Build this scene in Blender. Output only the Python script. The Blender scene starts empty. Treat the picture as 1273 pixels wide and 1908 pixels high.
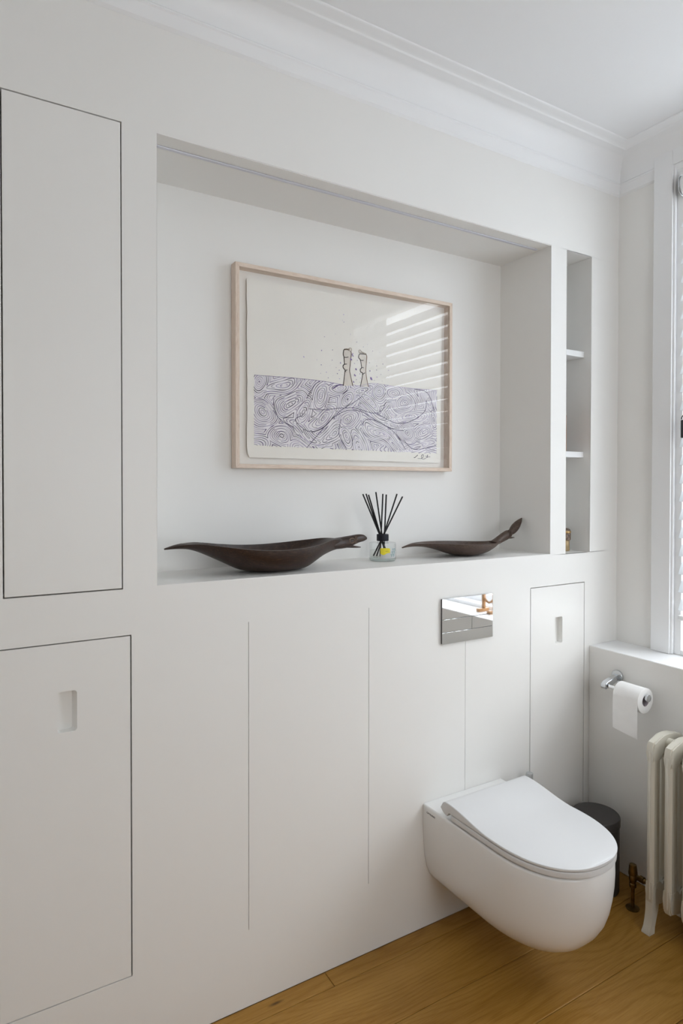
import bpy, bmesh, math, random
import numpy as np
from mathutils import Vector, Matrix

random.seed(7)
PI = math.pi
scene = bpy.context.scene
C = scene.collection

# ------------------------------------------------------------------ camera
cam_d = bpy.data.cameras.new('camera')
cam = bpy.data.objects.new('camera', cam_d)
C.objects.link(cam)
YAW, PITCH, ROLL = 0.538, 0.0133, 0.0010
Fw = Vector((math.sin(YAW) * math.cos(PITCH), math.cos(YAW) * math.cos(PITCH), -math.sin(PITCH)))
Rt = Fw.cross(Vector((0, 0, 1))).normalized()
Up = Rt.cross(Fw)
Rt, Up = math.cos(ROLL) * Rt + math.sin(ROLL) * Up, -math.sin(ROLL) * Rt + math.cos(ROLL) * Up
cam.matrix_world = Matrix(((Rt.x, Up.x, -Fw.x, 0.0), (Rt.y, Up.y, -Fw.y, -1.7553), (Rt.z, Up.z, -Fw.z, 1.5687), (0, 0, 0, 1)))
cam_d.sensor_fit = 'HORIZONTAL'
cam_d.sensor_width = 36.0
cam_d.lens = 36.0 * 1175.0 / 1273.0
cam_d.shift_y = -34.1 / 1273.0
cam_d.clip_start = 0.02
scene.camera = cam
scene.cycles.max_bounces = 8
scene.cycles.diffuse_bounces = 5
scene.cycles.glossy_bounces = 3
scene.cycles.caustics_reflective = False
scene.cycles.use_adaptive_sampling = True
scene.cycles.use_light_tree = False
scene.cycles.adaptive_threshold = 0.05

# ------------------------------------------------------------------ light
world = bpy.data.worlds.new('overcast_sky')
scene.world = world
world.use_nodes = True
bg = world.node_tree.nodes['Background']
bg.inputs['Color'].default_value = (0.86, 0.93, 1.0, 1)
bg.inputs['Strength'].default_value = 0.5


def area(name, loc, rot, sx, sy, power, col):
    d = bpy.data.lights.new(name, 'AREA')
    d.shape = 'RECTANGLE'
    d.size, d.size_y = sx, sy
    d.energy = power
    d.color = col
    o = bpy.data.objects.new(name, d)
    o.location = loc
    o.rotation_euler = rot
    C.objects.link(o)
    return o


# daylight at the side window, and fill light at an added back window
area('daylight_window_side', (2.95, -0.98, 1.95), (0, math.radians(90), 0), 2.2, 2.0, 134, (0.925, 0.945, 1.0))
area('fill_light_back', (1.15, -3.35, 1.85), (math.radians(90), 0, 0), 2.2, 2.0, 58, (0.95, 0.955, 1.0))

vs = scene.view_settings
vs.view_transform = 'Standard'
vs.look = 'None'
vs.gamma = 1.0
vs.use_curve_mapping = False
vs.exposure = 0.11


# ------------------------------------------------------------------ materials
def new_mat(name):
    m = bpy.data.materials.new(name)
    m.use_nodes = True
    nt = m.node_tree
    b = nt.nodes['Principled BSDF']
    return m, nt, b


def ramp(nt, stops):
    r = nt.nodes.new('ShaderNodeValToRGB')
    el = r.color_ramp.elements
    el[0].position, el[0].color = stops[0][0], (*stops[0][1], 1)
    el[1].position, el[1].color = stops[-1][0], (*stops[-1][1], 1)
    for p, c in stops[1:-1]:
        e = el.new(p)
        e.color = (*c, 1)
    return r


def pbr(name, col, rough=0.5, metal=0.0, var=0.03, scale=6.0, bump=0.0, bscale=200.0, coat=0.0, spec=0.5):
    """paint, metal, ceramic ... with a little procedural variation"""
    m, nt, b = new_mat(name)
    tc = nt.nodes.new('ShaderNodeTexCoord')
    n = nt.nodes.new('ShaderNodeTexNoise')
    n.inputs['Scale'].default_value = scale
    n.inputs['Detail'].default_value = 1
    nt.links.new(tc.outputs['Object'], n.inputs['Vector'])
    lo = tuple(max(0, c * (1 - var)) for c in col)
    hi = tuple(min(1, c * (1 + var)) for c in col)
    r = ramp(nt, [(0.3, lo), (0.7, hi)])
    nt.links.new(n.outputs['Fac'], r.inputs['Fac'])
    nt.links.new(r.outputs['Color'], b.inputs['Base Color'])
    b.inputs['Roughness'].default_value = rough
    b.inputs['Metallic'].default_value = metal
    b.inputs['Coat Weight'].default_value = coat
    b.inputs['Coat Roughness'].default_value = 0.06
    b.inputs['Specular IOR Level'].default_value = spec
    if bump > 0:
        n2 = nt.nodes.new('ShaderNodeTexNoise')
        n2.inputs['Scale'].default_value = bscale
        n2.inputs['Detail'].default_value = 3
        nt.links.new(tc.outputs['Object'], n2.inputs['Vector'])
        bp = nt.nodes.new('ShaderNodeBump')
        bp.inputs['Strength'].default_value = bump
        bp.inputs['Distance'].default_value = 0.002
        nt.links.new(n2.outputs['Fac'], bp.inputs['Height'])
        nt.links.new(bp.outputs['Normal'], b.inputs['Normal'])
    return m


def wood(name, dark, mid, light, axis=0, scale=1.0, rough=0.45, stretch=14.0, random_offset=True, ring=1.0):
    """long-grained wood, grain along the object's local axis"""
    m, nt, b = new_mat(name)
    tc = nt.nodes.new('ShaderNodeTexCoord')
    oi = nt.nodes.new('ShaderNodeObjectInfo')
    mul = nt.nodes.new('ShaderNodeVectorMath')
    mul.operation = 'MULTIPLY'
    s = [stretch * scale] * 3
    s[axis] = scale
    mul.inputs[1].default_value = s
    nt.links.new(tc.outputs['Object'], mul.inputs[0])
    add = nt.nodes.new('ShaderNodeVectorMath')
    add.operation = 'ADD'
    nt.links.new(mul.outputs[0], add.inputs[0])
    if random_offset:
        sc_ = nt.nodes.new('ShaderNodeVectorMath')
        sc_.operation = 'SCALE'
        sc_.inputs[0].default_value = (37.0, 91.0, 53.0)
        nt.links.new(oi.outputs['Random'], sc_.inputs['Scale'])
        nt.links.new(sc_.outputs[0], add.inputs[1])
    # broad figure
    n1 = nt.nodes.new('ShaderNodeTexNoise')
    n1.inputs['Scale'].default_value = 0.9
    n1.inputs['Detail'].default_value = 3
    n1.inputs['Distortion'].default_value = 0.4
    nt.links.new(add.outputs[0], n1.inputs['Vector'])
    # growth rings: sine of the figure
    ml = nt.nodes.new('ShaderNodeMath')
    ml.operation = 'MULTIPLY'
    ml.inputs[1].default_value = 75.0 * ring
    nt.links.new(n1.outputs['Fac'], ml.inputs[0])
    sn = nt.nodes.new('ShaderNodeMath')
    sn.operation = 'SINE'
    nt.links.new(ml.outputs[0], sn.inputs[0])
    mr = nt.nodes.new('ShaderNodeMapRange')
    mr.inputs['From Min'].default_value = -1
    nt.links.new(sn.outputs[0], mr.inputs['Value'])
    pw = nt.nodes.new('ShaderNodeMath')
    pw.operation = 'POWER'
    pw.inputs[1].default_value = 2.5
    nt.links.new(mr.outputs[0], pw.inputs[0])
    # fine pores
    n2 = nt.nodes.new('ShaderNodeTexNoise')
    n2.inputs['Scale'].default_value = 9.0
    n2.inputs['Detail'].default_value = 5
    n2.inputs['Roughness'].default_value = 0.7
    nt.links.new(add.outputs[0], n2.inputs['Vector'])
    r = ramp(nt, [(0.3, dark), (0.5, mid), (0.72, light)])
    mx = nt.nodes.new('ShaderNodeMath')
    mx.operation = 'MULTIPLY_ADD'
    nt.links.new(pw.outputs[0], mx.inputs[0])
    mx.inputs[1].default_value = -0.10
    nt.links.new(n2.outputs['Fac'], mx.inputs[2])
    mx2 = nt.nodes.new('ShaderNodeMath')
    mx2.operation = 'MULTIPLY_ADD'
    nt.links.new(oi.outputs['Random'], mx2.inputs[0])
    mx2.inputs[1].default_value = 0.10 if random_offset else 0.0
    nt.links.new(mx.outputs[0], mx2.inputs[2])
    nt.links.new(mx2.outputs[0], r.inputs['Fac'])
    nt.links.new(r.outputs['Color'], b.inputs['Base Color'])
    b.inputs['Roughness'].default_value = rough
    bp = nt.nodes.new('ShaderNodeBump')
    bp.inputs['Strength'].default_value = 0.12
    bp.inputs['Distance'].default_value = 0.001
    nt.links.new(n2.outputs['Fac'], bp.inputs['Height'])
    nt.links.new(bp.outputs['Normal'], b.inputs['Normal'])
    return m


def oak_boards(name):
    """oiled oak: wandering growth lines, fine pores, each board its own tone"""
    m, nt, b = new_mat(name)
    N, L = nt.nodes.new, nt.links.new
    tc, oi = N('ShaderNodeTexCoord'), N('ShaderNodeObjectInfo')
    off = N('ShaderNodeVectorMath')
    off.operation = 'SCALE'
    off.inputs[0].default_value = (37.0, 0.0, 53.0)
    L(oi.outputs['Random'], off.inputs['Scale'])

    def mapped(sx, sy):
        a = N('ShaderNodeVectorMath')
        a.operation = 'MULTIPLY_ADD'
        a.inputs[1].default_value = (sx, sy, 1.0)
        L(tc.outputs['Object'], a.inputs[0])
        L(off.outputs[0], a.inputs[2])
        return a.outputs[0]

    def noise(vec, detail, rough=0.5):
        n = N('ShaderNodeTexNoise')
        n.inputs['Scale'].default_value = 1.0
        n.inputs['Detail'].default_value = detail
        n.inputs['Roughness'].default_value = rough
        L(vec, n.inputs['Vector'])
        return n.outputs['Fac']

    def math_(op, a, bb, c=None):
        n = N('ShaderNodeMath')
        n.operation = op
        for i, v in enumerate((a, bb, c)):
            if v is None:
                continue
            if isinstance(v, float):
                n.inputs[i].default_value = v
            else:
                L(v, n.inputs[i])
        return n.outputs[0]

    sep = N('ShaderNodeSeparateXYZ')
    L(tc.outputs['Object'], sep.inputs[0])
    fig = noise(mapped(0.9, 3.6), 2)
    ph = math_('MULTIPLY_ADD', fig, 120.0, math_('MULTIPLY', sep.outputs['Y'], 260.0))
    ring = math_('POWER', math_('MULTIPLY_ADD', math_('SINE', ph, 0.0), 0.5, 0.5), 3.0)
    pores = noise(mapped(14.0, 330.0), 4, 0.65)
    broad = noise(mapped(1.1, 9.0), 3)
    f = math_('MULTIPLY_ADD', ring, -0.09, math_('MULTIPLY_ADD', pores, 0.50, math_('MULTIPLY', broad, 0.55)))
    f = math_('MULTIPLY_ADD', oi.outputs['Random'], 0.14, f)
    r = ramp(nt, [(0.25, (0.165, 0.066, 0.008)), (0.47, (0.30, 0.142, 0.020)), (0.72, (0.42, 0.225, 0.048))])
    L(f, r.inputs['Fac'])
    # a few knots
    vo = N('ShaderNodeTexVoronoi')
    vo.inputs['Scale'].default_value = 1.0
    L(mapped(2.1, 9.0), vo.inputs['Vector'])
    kn = N('ShaderNodeMapRange')
    kn.inputs['From Min'].default_value = 0.02
    kn.inputs['From Max'].default_value = 0.07
    L(vo.outputs['Distance'], kn.inputs['Value'])
    mx = N('ShaderNodeMix')
    mx.data_type = 'RGBA'
    L(kn.outputs[0], mx.inputs['Factor'])
    mx.inputs['A'].default_value = (0.10, 0.045, 0.010, 1)
    L(r.outputs['Color'], mx.inputs['B'])
    L(mx.outputs['Result'], b.inputs['Base Color'])
    b.inputs['Roughness'].default_value = 0.42
    b.inputs['Specular IOR Level'].default_value = 0.35
    bp = N('ShaderNodeBump')
    bp.inputs['Strength'].default_value = 0.15
    bp.inputs['Distance'].default_value = 0.001
    L(pores, bp.inputs['Height'])
    L(bp.outputs['Normal'], b.inputs['Normal'])
    return m


def clear_glass(name, tint=(0.985, 0.995, 0.99), refl=1.0):
    """thin sheet glass: see-through with a Fresnel reflection"""
    m = bpy.data.materials.new(name)
    m.use_nodes = True
    nt = m.node_tree
    nt.nodes.remove(nt.nodes['Principled BSDF'])
    out = nt.nodes['Material Output']
    tr = nt.nodes.new('ShaderNodeBsdfTransparent')
    tr.inputs['Color'].default_value = (*tint, 1)
    gl = nt.nodes.new('ShaderNodeBsdfGlossy')
    gl.inputs['Roughness'].default_value = 0.0
    lw = nt.nodes.new('ShaderNodeLayerWeight')      # Schlick reflectance from the facing ratio
    lw.inputs['Blend'].default_value = 0.5
    pw = nt.nodes.new('ShaderNodeMath')
    pw.operation = 'POWER'
    pw.inputs[1].default_value = 5.0
    nt.links.new(lw.outputs['Facing'], pw.inputs[0])
    ml = nt.nodes.new('ShaderNodeMath')
    ml.operation = 'MULTIPLY_ADD'
    ml.inputs[1].default_value = 0.96 * refl
    ml.inputs[2].default_value = 0.04 * refl
    nt.links.new(pw.outputs[0], ml.inputs[0])
    mix = nt.nodes.new('ShaderNodeMixShader')
    nt.links.new(ml.outputs[0], mix.inputs['Fac'])
    nt.links.new(tr.outputs[0], mix.inputs[1])
    nt.links.new(gl.outputs[0], mix.inputs[2])
    nt.links.new(mix.outputs[0], out.inputs['Surface'])
    return m


M = {}
M['wall'] = pbr('wall_paint', (0.875, 0.861, 0.832), 0.6, var=0.006, scale=2.0)
M['joinery'] = pbr('joinery_paint', (0.872, 0.860, 0.833), 0.45, var=0.005, scale=2.0)
M['ceiling'] = pbr('ceiling_paint', (0.885, 0.888, 0.893), 0.75, var=0.006, scale=2.0)
M['trim'] = pbr('trim_paint', (0.895, 0.898, 0.902), 0.4, var=0.005, scale=3.0)
M['gap'] = pbr('cupboard_interior', (0.30, 0.29, 0.28), 0.8)
M['oak'] = oak_boards('oak_plank')
M['subfloor'] = pbr('subfloor', (0.40, 0.25, 0.10), 0.9)  # light tan paints in the light that plank edges catch at the seams
M['ceramic'] = pbr('white_ceramic', (0.84, 0.835, 0.825), 0.28, var=0.004, coat=0.3)
M['seatplastic'] = pbr('white_seat_plastic', (0.71, 0.71, 0.715), 0.3, var=0.003)
M['print'] = pbr('dark_print', (0.05, 0.05, 0.06), 0.6)
M['chrome'] = pbr('polished_chrome', (0.86, 0.87, 0.88), 0.03, 1.0, var=0.01)
M['satin'] = pbr('satin_chrome', (0.66, 0.68, 0.70), 0.22, 1.0, var=0.02)
M['darkgap'] = pbr('shadow_gap_plastic', (0.10, 0.10, 0.10), 0.6)
M['tissue'] = pbr('toilet_tissue', (0.93, 0.92, 0.905), 0.9, var=0.015, scale=30, bump=0.2, bscale=420)
M['cardboard'] = pbr('cardboard_core', (0.42, 0.36, 0.38), 0.9)
M['binlid'] = pbr('charcoal_bin', (0.055, 0.050, 0.050), 0.42, var=0.08)
M['binbody'] = pbr('charcoal_bin_body', (0.045, 0.042, 0.042), 0.38, var=0.08)
M['brush'] = pbr('grey_brush_metal', (0.50, 0.51, 0.51), 0.35, 0.6)
M['radiator'] = pbr('cream_radiator_enamel', (0.66, 0.625, 0.535), 0.32, var=0.02, scale=14, bump=0.06, bscale=90, coat=0.2)
M['brass'] = pbr('antique_brass', (0.17, 0.105, 0.038), 0.32, 1.0, var=0.25, scale=40)
M['darkwood'] = wood('carved_dark_wood', (0.014, 0.006, 0.003), (0.032, 0.014, 0.008), (0.075, 0.038, 0.022), 0, 5.0, 0.42, 6.0, False)
M['palewood2'] = wood('carved_brown_wood', (0.050, 0.029, 0.020), (0.078, 0.048, 0.035), (0.125, 0.083, 0.062), 0, 5.0, 0.5, 6.0, False)
M['bowlrim'] = pbr('worn_wood_edge', (0.23, 0.15, 0.10), 0.5, var=0.2, scale=30)
M['maple'] = wood('pale_maple', (0.66, 0.51, 0.41), (0.77, 0.63, 0.52), (0.84, 0.71, 0.60), 0, 3.0, 0.5, 9.0, True, 0.6)
M['maplez'] = wood('pale_maple_upright', (0.66, 0.51, 0.41), (0.77, 0.63, 0.52), (0.84, 0.71, 0.60), 2, 3.0, 0.5, 9.0, True, 0.6)
M['mat_board'] = pbr('mount_board', (0.93, 0.905, 0.865), 0.85, var=0.01)
M['paper'] = pbr('art_paper', (0.94, 0.915, 0.86), 0.9, var=0.012, scale=9, bump=0.15, bscale=260)
M['wash'] = pbr('lavender_wash', (0.90, 0.868, 0.915), 0.9, var=0.05, scale=26)
M['ink1'] = pbr('ink_navy', (0.06, 0.045, 0.13), 0.7, var=0.2, scale=40)
M['ink2'] = pbr('ink_purple', (0.21, 0.13, 0.38), 0.7, var=0.25, scale=40)
M['ink3'] = pbr('ink_violet', (0.50, 0.42, 0.64), 0.7, var=0.2, scale=40)
M['ink_dark'] = pbr('ink_brown_black', (0.045, 0.028, 0.018), 0.7, var=0.2)
M['ink_brown'] = pbr('ink_brown', (0.22, 0.12, 0.04), 0.7, var=0.2)
M['skin_wash'] = pbr('grey_beige_wash', (0.79, 0.735, 0.67), 0.9, var=0.05, scale=40)
M['pic_glass'] = clear_glass('picture_glass', (1.0, 0.998, 0.995), 0.48)
M['win_glass'] = clear_glass('window_glass', (0.97, 0.985, 0.98))
M['bottle_glass'] = clear_glass('bottle_glass', (0.975, 0.988, 0.985), 1.1)
M['thick_glass'] = clear_glass('thick_bottle_base', (0.90, 0.945, 0.935), 1.4)
M['oil'] = clear_glass('diffuser_oil', (0.97, 0.975, 0.955), 0.4)
M['black'] = pbr('black_collar', (0.010, 0.010, 0.018), 0.5, spec=0.3)
M['reed'] = pbr('black_reed', (0.010, 0.009, 0.010), 0.7)
M['label_white'] = pbr('white_label', (0.82, 0.82, 0.81), 0.6)
M['label_yellow'] = pbr('yellow_label_print', (0.83, 0.70, 0.03), 0.6)
M['label_teal'] = pbr('teal_label_print', (0.30, 0.47, 0.48), 0.6)
M['blind'] = pbr('white_blind', (0.84, 0.85, 0.86), 0.4, var=0.01)
def translucent(m, amount):
    nt = m.node_tree
    b = nt.nodes['Principled BSDF']
    out = nt.nodes['Material Output']
    t = nt.nodes.new('ShaderNodeBsdfTranslucent')
    t.inputs['Color'].default_value = (0.82, 0.84, 0.86, 1)
    mx = nt.nodes.new('ShaderNodeMixShader')
    mx.inputs['Fac'].default_value = amount
    nt.links.new(b.outputs[0], mx.inputs[1])
    nt.links.new(t.outputs[0], mx.inputs[2])
    nt.links.new(mx.outputs[0], out.inputs['Surface'])


M['slat'] = pbr('white_translucent_slat', (0.84, 0.85, 0.86), 0.45, var=0.01)
translucent(M["slat"], 0.5)
M['blackplastic'] = pbr('black_plastic', (0.015, 0.015, 0.02), 0.4)
M['cap_gold'] = pbr('gold_cap', (0.62, 0.42, 0.20), 0.28, 1.0, var=0.1)
M['flask_dark'] = pbr('patterned_flask', (0.16, 0.11, 0.08), 0.35, 0.4, var=0.8, scale=160)
M['flask_tan'] = pbr('tan_flask_foot', (0.45, 0.33, 0.18), 0.35, 0.5, var=0.2, scale=60)
M['amber'] = pbr('amber_bottle', (0.30, 0.12, 0.05), 0.25, var=0.15)
M['track'] = pbr('aluminium_track', (0.66, 0.66, 0.72), 0.35, 0.3)
M['easel'] = wood('beech_stand', (0.36, 0.17, 0.06), (0.50, 0.27, 0.11), (0.58, 0.34, 0.16), 2, 6.0, 0.45, 6.0, False)


# ------------------------------------------------------------------ mesh helpers
def obj(name, bm, mat, parent=None, smooth=None, loc=(0, 0, 0)):
    if isinstance(bm, bmesh.types.BMesh):
        bmesh.ops.recalc_face_normals(bm, faces=bm.faces)
        me = bpy.data.meshes.new(name)
        bm.to_mesh(me)
        bm.free()
    else:
        me = bm
    if mat:
        me.materials.clear()
        me.materials.append(M[mat])
    if smooth is not None:
        for p in me.polygons:
            p.use_smooth = True
        me.set_sharp_from_angle(angle=math.radians(smooth))
    o = bpy.data.objects.new(name, me)
    C.objects.link(o)
    o.location = loc
    if parent:
        o.parent = parent
    return o


def thing(name, label, cat, loc=(0, 0, 0), group=None):
    o = bpy.data.objects.new(name, None)
    o.empty_display_size = 0.05
    C.objects.link(o)
    o.location = loc
    return tag(o, label, cat, group)


def tag(o, label, cat, group=None):
    o['label'] = label
    o['category'] = cat
    if group:
        o['group'] = group
    return o


def struct(o, label=None, cat=None):
    o['kind'] = 'structure'
    if label:
        o['label'] = label
        o['category'] = cat
    return o


def B():
    return bmesh.new()


def box(bm, x0, x1, y0, y1, z0, z1, bevel=0.0, seg=2):
    vs_ = [bm.verts.new(p) for p in ((x0, y0, z0), (x1, y0, z0), (x1, y1, z0), (x0, y1, z0), (x0, y0, z1), (x1, y0, z1), (x1, y1, z1), (x0, y1, z1))]
    fs = [bm.faces.new([vs_[i] for i in f]) for f in ((3, 2, 1, 0), (4, 5, 6, 7), (0, 1, 5, 4), (1, 2, 6, 5), (2, 3, 7, 6), (3, 0, 4, 7))]
    if bevel > 0:
        es = {e for f in fs for e in f.edges}
        bmesh.ops.bevel(bm, geom=list(es), offset=bevel, segments=seg, affect='EDGES', profile=0.5)
    return bm


def loft(bm, loops, cap0=True, cap1=True, closed=True):
    rows = [[bm.verts.new(p) for p in l] for l in loops]
    n = len(rows[0])
    for a, b in zip(rows, rows[1:]):
        for i in range(n if closed else n - 1):
            j = (i + 1) % n
            bm.faces.new((a[i], a[j], b[j], b[i]))
    if cap0:
        bm.faces.new(rows[0][::-1])
    if cap1:
        bm.faces.new(rows[-1])
    return rows


def circ(c, r, n, ax=2, ry=None):
    ry = r if ry is None else ry
    out = []
    for i in range(n):
        a = 2 * PI * i / n
        u, v = r * math.cos(a), ry * math.sin(a)
        if ax == 2:
            out.append((c[0] + u, c[1] + v, c[2]))
        elif ax == 1:
            out.append((c[0] + u, c[1], c[2] + v))
        else:
            out.append((c[0], c[1] + u, c[2] + v))
    return out


def lathe(bm, prof, c=(0, 0, 0), n=40, ax=2, cap0=True, cap1=True):
    loops = []
    for r, h in prof:
        p = list(c)
        p[ax] += h
        loops.append(circ(p, max(r, 1e-5), n, ax))
    loft(bm, loops, cap0, cap1)
    return bm


def tube(bm, pts, r, n=10, r1=None):
    pts = [Vector(p) for p in pts]
    loops = []
    prev = None
    for i, p in enumerate(pts):
        d = (pts[min(i + 1, len(pts) - 1)] - pts[max(i - 1, 0)]).normalized()
        if prev is None:
            a = Vector((0, 0, 1)) if abs(d.z) < 0.9 else Vector((1, 0, 0))
            u = d.cross(a).normalized()
        else:
            u = (prev - d * prev.dot(d)).normalized()
        prev = u
        v = d.cross(u)
        rr = r if r1 is None else r + (r1 - r) * i / (len(pts) - 1)
        loops.append([tuple(p + rr * (math.cos(2 * PI * k / n) * u + math.sin(2 * PI * k / n) * v)) for k in range(n)])
    loft(bm, loops)
    return bm


def prism(bm, poly, h0, h1, ax=1, bevel=0.0, seg=2):
    """extrude polygon (two coordinates) along the axis"""
    def P(a, b, h):
        return (a, h, b) if ax == 1 else ((h, a, b) if ax == 0 else (a, b, h))
    r0 = [bm.verts.new(P(a, b, h0)) for a, b in poly]
    r1 = [bm.verts.new(P(a, b, h1)) for a, b in poly]
    fs = [bm.faces.new(r0[::-1]), bm.faces.new(r1)]
    n = len(poly)
    for i in range(n):
        fs.append(bm.faces.new((r0[i], r0[(i + 1) % n], r1[(i + 1) % n], r1[i])))
    if bevel > 0:
        es = list(fs[0].edges) + list(fs[1].edges)
        bmesh.ops.bevel(bm, geom=es, offset=bevel, segments=seg, affect='EDGES')
    return bm


def rrect(x0, x1, z0, z1, r, n=6):
    out = []
    for cx, cz, a0 in ((x1 - r, z1 - r, 0), (x0 + r, z1 - r, 90), (x0 + r, z0 + r, 180), (x1 - r, z0 + r, 270)):
        for k in range(n + 1):
            a = math.radians(a0 + 90 * k / n)
            out.append((cx + r * math.cos(a), cz + r * math.sin(a)))
    return out


def plate_with_hole(bm, outer, hole, y0, y1, hole_back=None):
    """slab between y0 (front) and y1 with an opening"""
    def ring(poly, y):
        vs_ = [bm.verts.new((a, y, b)) for a, b in poly]
        es = [bm.edges.new((vs_[i], vs_[(i + 1) % len(vs_)])) for i in range(len(vs_))]
        return vs_, es
    for y in (y0, y1):
        vo, eo = ring(outer, y)
        vh, eh = ring(hole if y == y0 or hole_back is None else hole_back, y)
        bmesh.ops.triangle_fill(bm, edges=eo + eh, use_beauty=True)
        if y == y0:
            a, b_ = vo, vh
    for r0, r1 in ((a, vo), (b_, vh)):
        n = len(r0)
        for i in range(n):
            bm.faces.new((r0[i], r0[(i + 1) % n], r1[(i + 1) % n], r1[i]))
    return bm


# ------------------------------------------------------------------ the room
XL, XR, YB, ZC = -1.05, 2.455, -2.85, 2.978
LX, LZ = 2.276, 0.888          # boxed-out ledge under the window
NX0, NX1, NZ0, NZ1, ND = 0.454, 2.031, 1.291, 2.533, 0.282
SX0, SX1 = 2.121, 2.277
G = 0.0032                     # joint width
GT = 0.0016
PZ0, PZ1 = 0.231, 1.160        # the row of panels and low doors

# holes cut into the built-in front wall: x0, x1, z0, z1, depth
doors = [(0.081, 0.360, 1.291, 2.534), (0.066, 0.381, PZ0, PZ1), (1.922, 2.240, PZ0, PZ1)]
joints = [0.381 + G, 0.7245, 1.1545, 1.580, 1.922 - G]
panels = [(joints[i], joints[i + 1]) for i in range(4)]
holes = [(NX0, NX1, NZ0, NZ1, ND), (SX0, SX1, 1.288, 2.532, 0.27)]
for a, b, c, d in doors:
    holes.append((a - G, b + G, c - G, d + G, 0.05))
for a, b in panels:
    holes.append((a, b, PZ0, PZ1, 0.03))
xs = sorted({XL, XR} | {round(v, 5) for h in holes for v in h[:2]})
zs = sorted({0.0, ZC} | {round(v, 5) for h in holes for v in h[2:4]})


def depth_at(x, z):
    for a, b, c, d, e in holes:
        if a - 1e-4 < x < b + 1e-4 and c - 1e-4 < z < d + 1e-4:
            return e
    return 0.0


bm = B()
vcache = {}


def V(x, y, z):
    k = (round(x, 5), round(y, 5), round(z, 5))
    if k not in vcache:
        vcache[k] = bm.verts.new(k)
    return vcache[k]


nx, nz = len(xs) - 1, len(zs) - 1
D = [[depth_at((xs[i] + xs[i + 1]) / 2, (zs[j] + zs[j + 1]) / 2) for j in range(nz)] for i in range(nx)]
YW = 0.40
for i in range(nx):
    for j in range(nz):
        d = D[i][j]
        x0, x1, z0, z1 = xs[i], xs[i + 1], zs[j], zs[j + 1]
        bm.faces.new((V(x0, d, z0), V(x1, d, z0), V(x1, d, z1), V(x0, d, z1)))
        bm.faces.new((V(x0, YW, z0), V(x0, YW, z1), V(x1, YW, z1), V(x1, YW, z0)))
        for (di, dj, p, q) in ((1, 0, (x1, z0), (x1, z1)), (0, 1, (x0, z1), (x1, z1))):
            ii, jj = i + di, j + dj
            e = D[ii][jj] if ii < nx and jj < nz else YW
            if abs(e - d) > 1e-6:
                bm.faces.new((V(p[0], d, p[1]), V(q[0], d, q[1]), V(q[0], e, q[1]), V(p[0], e, p[1])))
        if i == 0:
            bm.faces.new((V(x0, d, z0), V(x0, d, z1), V(x0, YW, z1), V(x0, YW, z0)))
        if j == 0:
            bm.faces.new((V(x0, d, z0), V(x1, d, z0), V(x1, YW, z0), V(x0, YW, z0)))
bm.normal_update()
bev = []
for e in bm.edges:
    a, b = e.verts
    if abs(a.co.y) < 1e-5 and abs(b.co.y) < 1e-5 and len(e.link_faces) == 2 and e.calc_face_angle(0) > 1:
        mx_, mz_ = (a.co.x + b.co.x) / 2, (a.co.z + b.co.z) / 2
        for h in holes[:2]:
            if h[0] - 1e-3 < mx_ < h[1] + 1e-3 and h[2] - 1e-3 < mz_ < h[3] + 1e-3:
                bev.append(e)
                break
bmesh.ops.bevel(bm, geom=bev, offset=0.0022, segments=2, affect='EDGES')
wall_front = struct(obj('wall_front', bm, 'joinery'), 'white built-in wall with a deep niche, cupboards and flush panels', 'wall')
for a, b in panels:
    obj('wall_panel', box(B(), a + GT / 2, b - GT / 2, 0.0, 0.028, PZ0, PZ1), 'joinery', wall_front)
# aluminium track recessed into the niche soffit
obj('soffit_track', box(B(), NX0 + 0.001, 2.012, 0.056, 0.069, NZ1 - 0.0035, NZ1 - 0.0002, 0.001), 'track', wall_front)

# cupboard doors
dl = [('tall flush cupboard door in the white wall, beside the picture niche', None),
      ('low white cupboard door with wide finger hole, below the tall door', (0.200, 0.2465, 0.930, 1.036)),
      ('narrow white cupboard door with slim finger hole between the flush plate and ledge', (2.0605, 2.107, 0.923, 1.031))]
for (a, b, c, d), (lab, hole) in zip(doors, dl):
    t = thing('cupboard_door', lab, 'cupboard door', ((a + b) / 2, 0.0, c), 'flush cupboard doors')
    bm = B()
    ox, oz = (a + b) / 2, c
    if hole:
        plate_with_hole(bm, [(a - ox, c - oz), (b - ox, c - oz), (b - ox, d - oz), (a - ox, d - oz)],
                        rrect(hole[0] - ox, hole[1] - ox, hole[2] - oz, hole[3] - oz, 0.008), 0.0, 0.022,
                        rrect(hole[0] - ox, hole[1] - ox - (.0095 if hole[0] < 1 else 0), hole[2] - oz + .001, hole[3] - oz - .002, 0.008))
        obj('leaf', bm, 'joinery', t)
        bm = B()
        prism(bm, rrect(hole[0] - ox - .012, hole[1] - ox + .012, hole[2] - oz - .012, hole[3] - oz + .012, .01), 0.0222, 0.034)
        obj('finger_recess', bm, 'joinery', t)
    else:
        obj('leaf', box(bm, a - ox, b - ox, 0.0, 0.022, 0, d - c, 0.0012), 'joinery', t)

# narrow niche shelves
for z in (2.1155, 1.6880):
    s = obj('niche_shelf', box(B(), SX0 + .0005, SX1 - .0005, 0.035, 0.268, z, z + 0.0245, 0.001), 'trim', wall_front)

# ceiling, side and back walls
struct(obj('ceiling', box(B(), XL - .15, XR + .16, YB - .15, YW, ZC, ZC + 0.1), 'ceiling'))
struct(obj('wall_left', box(B(), XL - 0.12, XL, YB, 0, 0, ZC), 'wall'))

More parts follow.
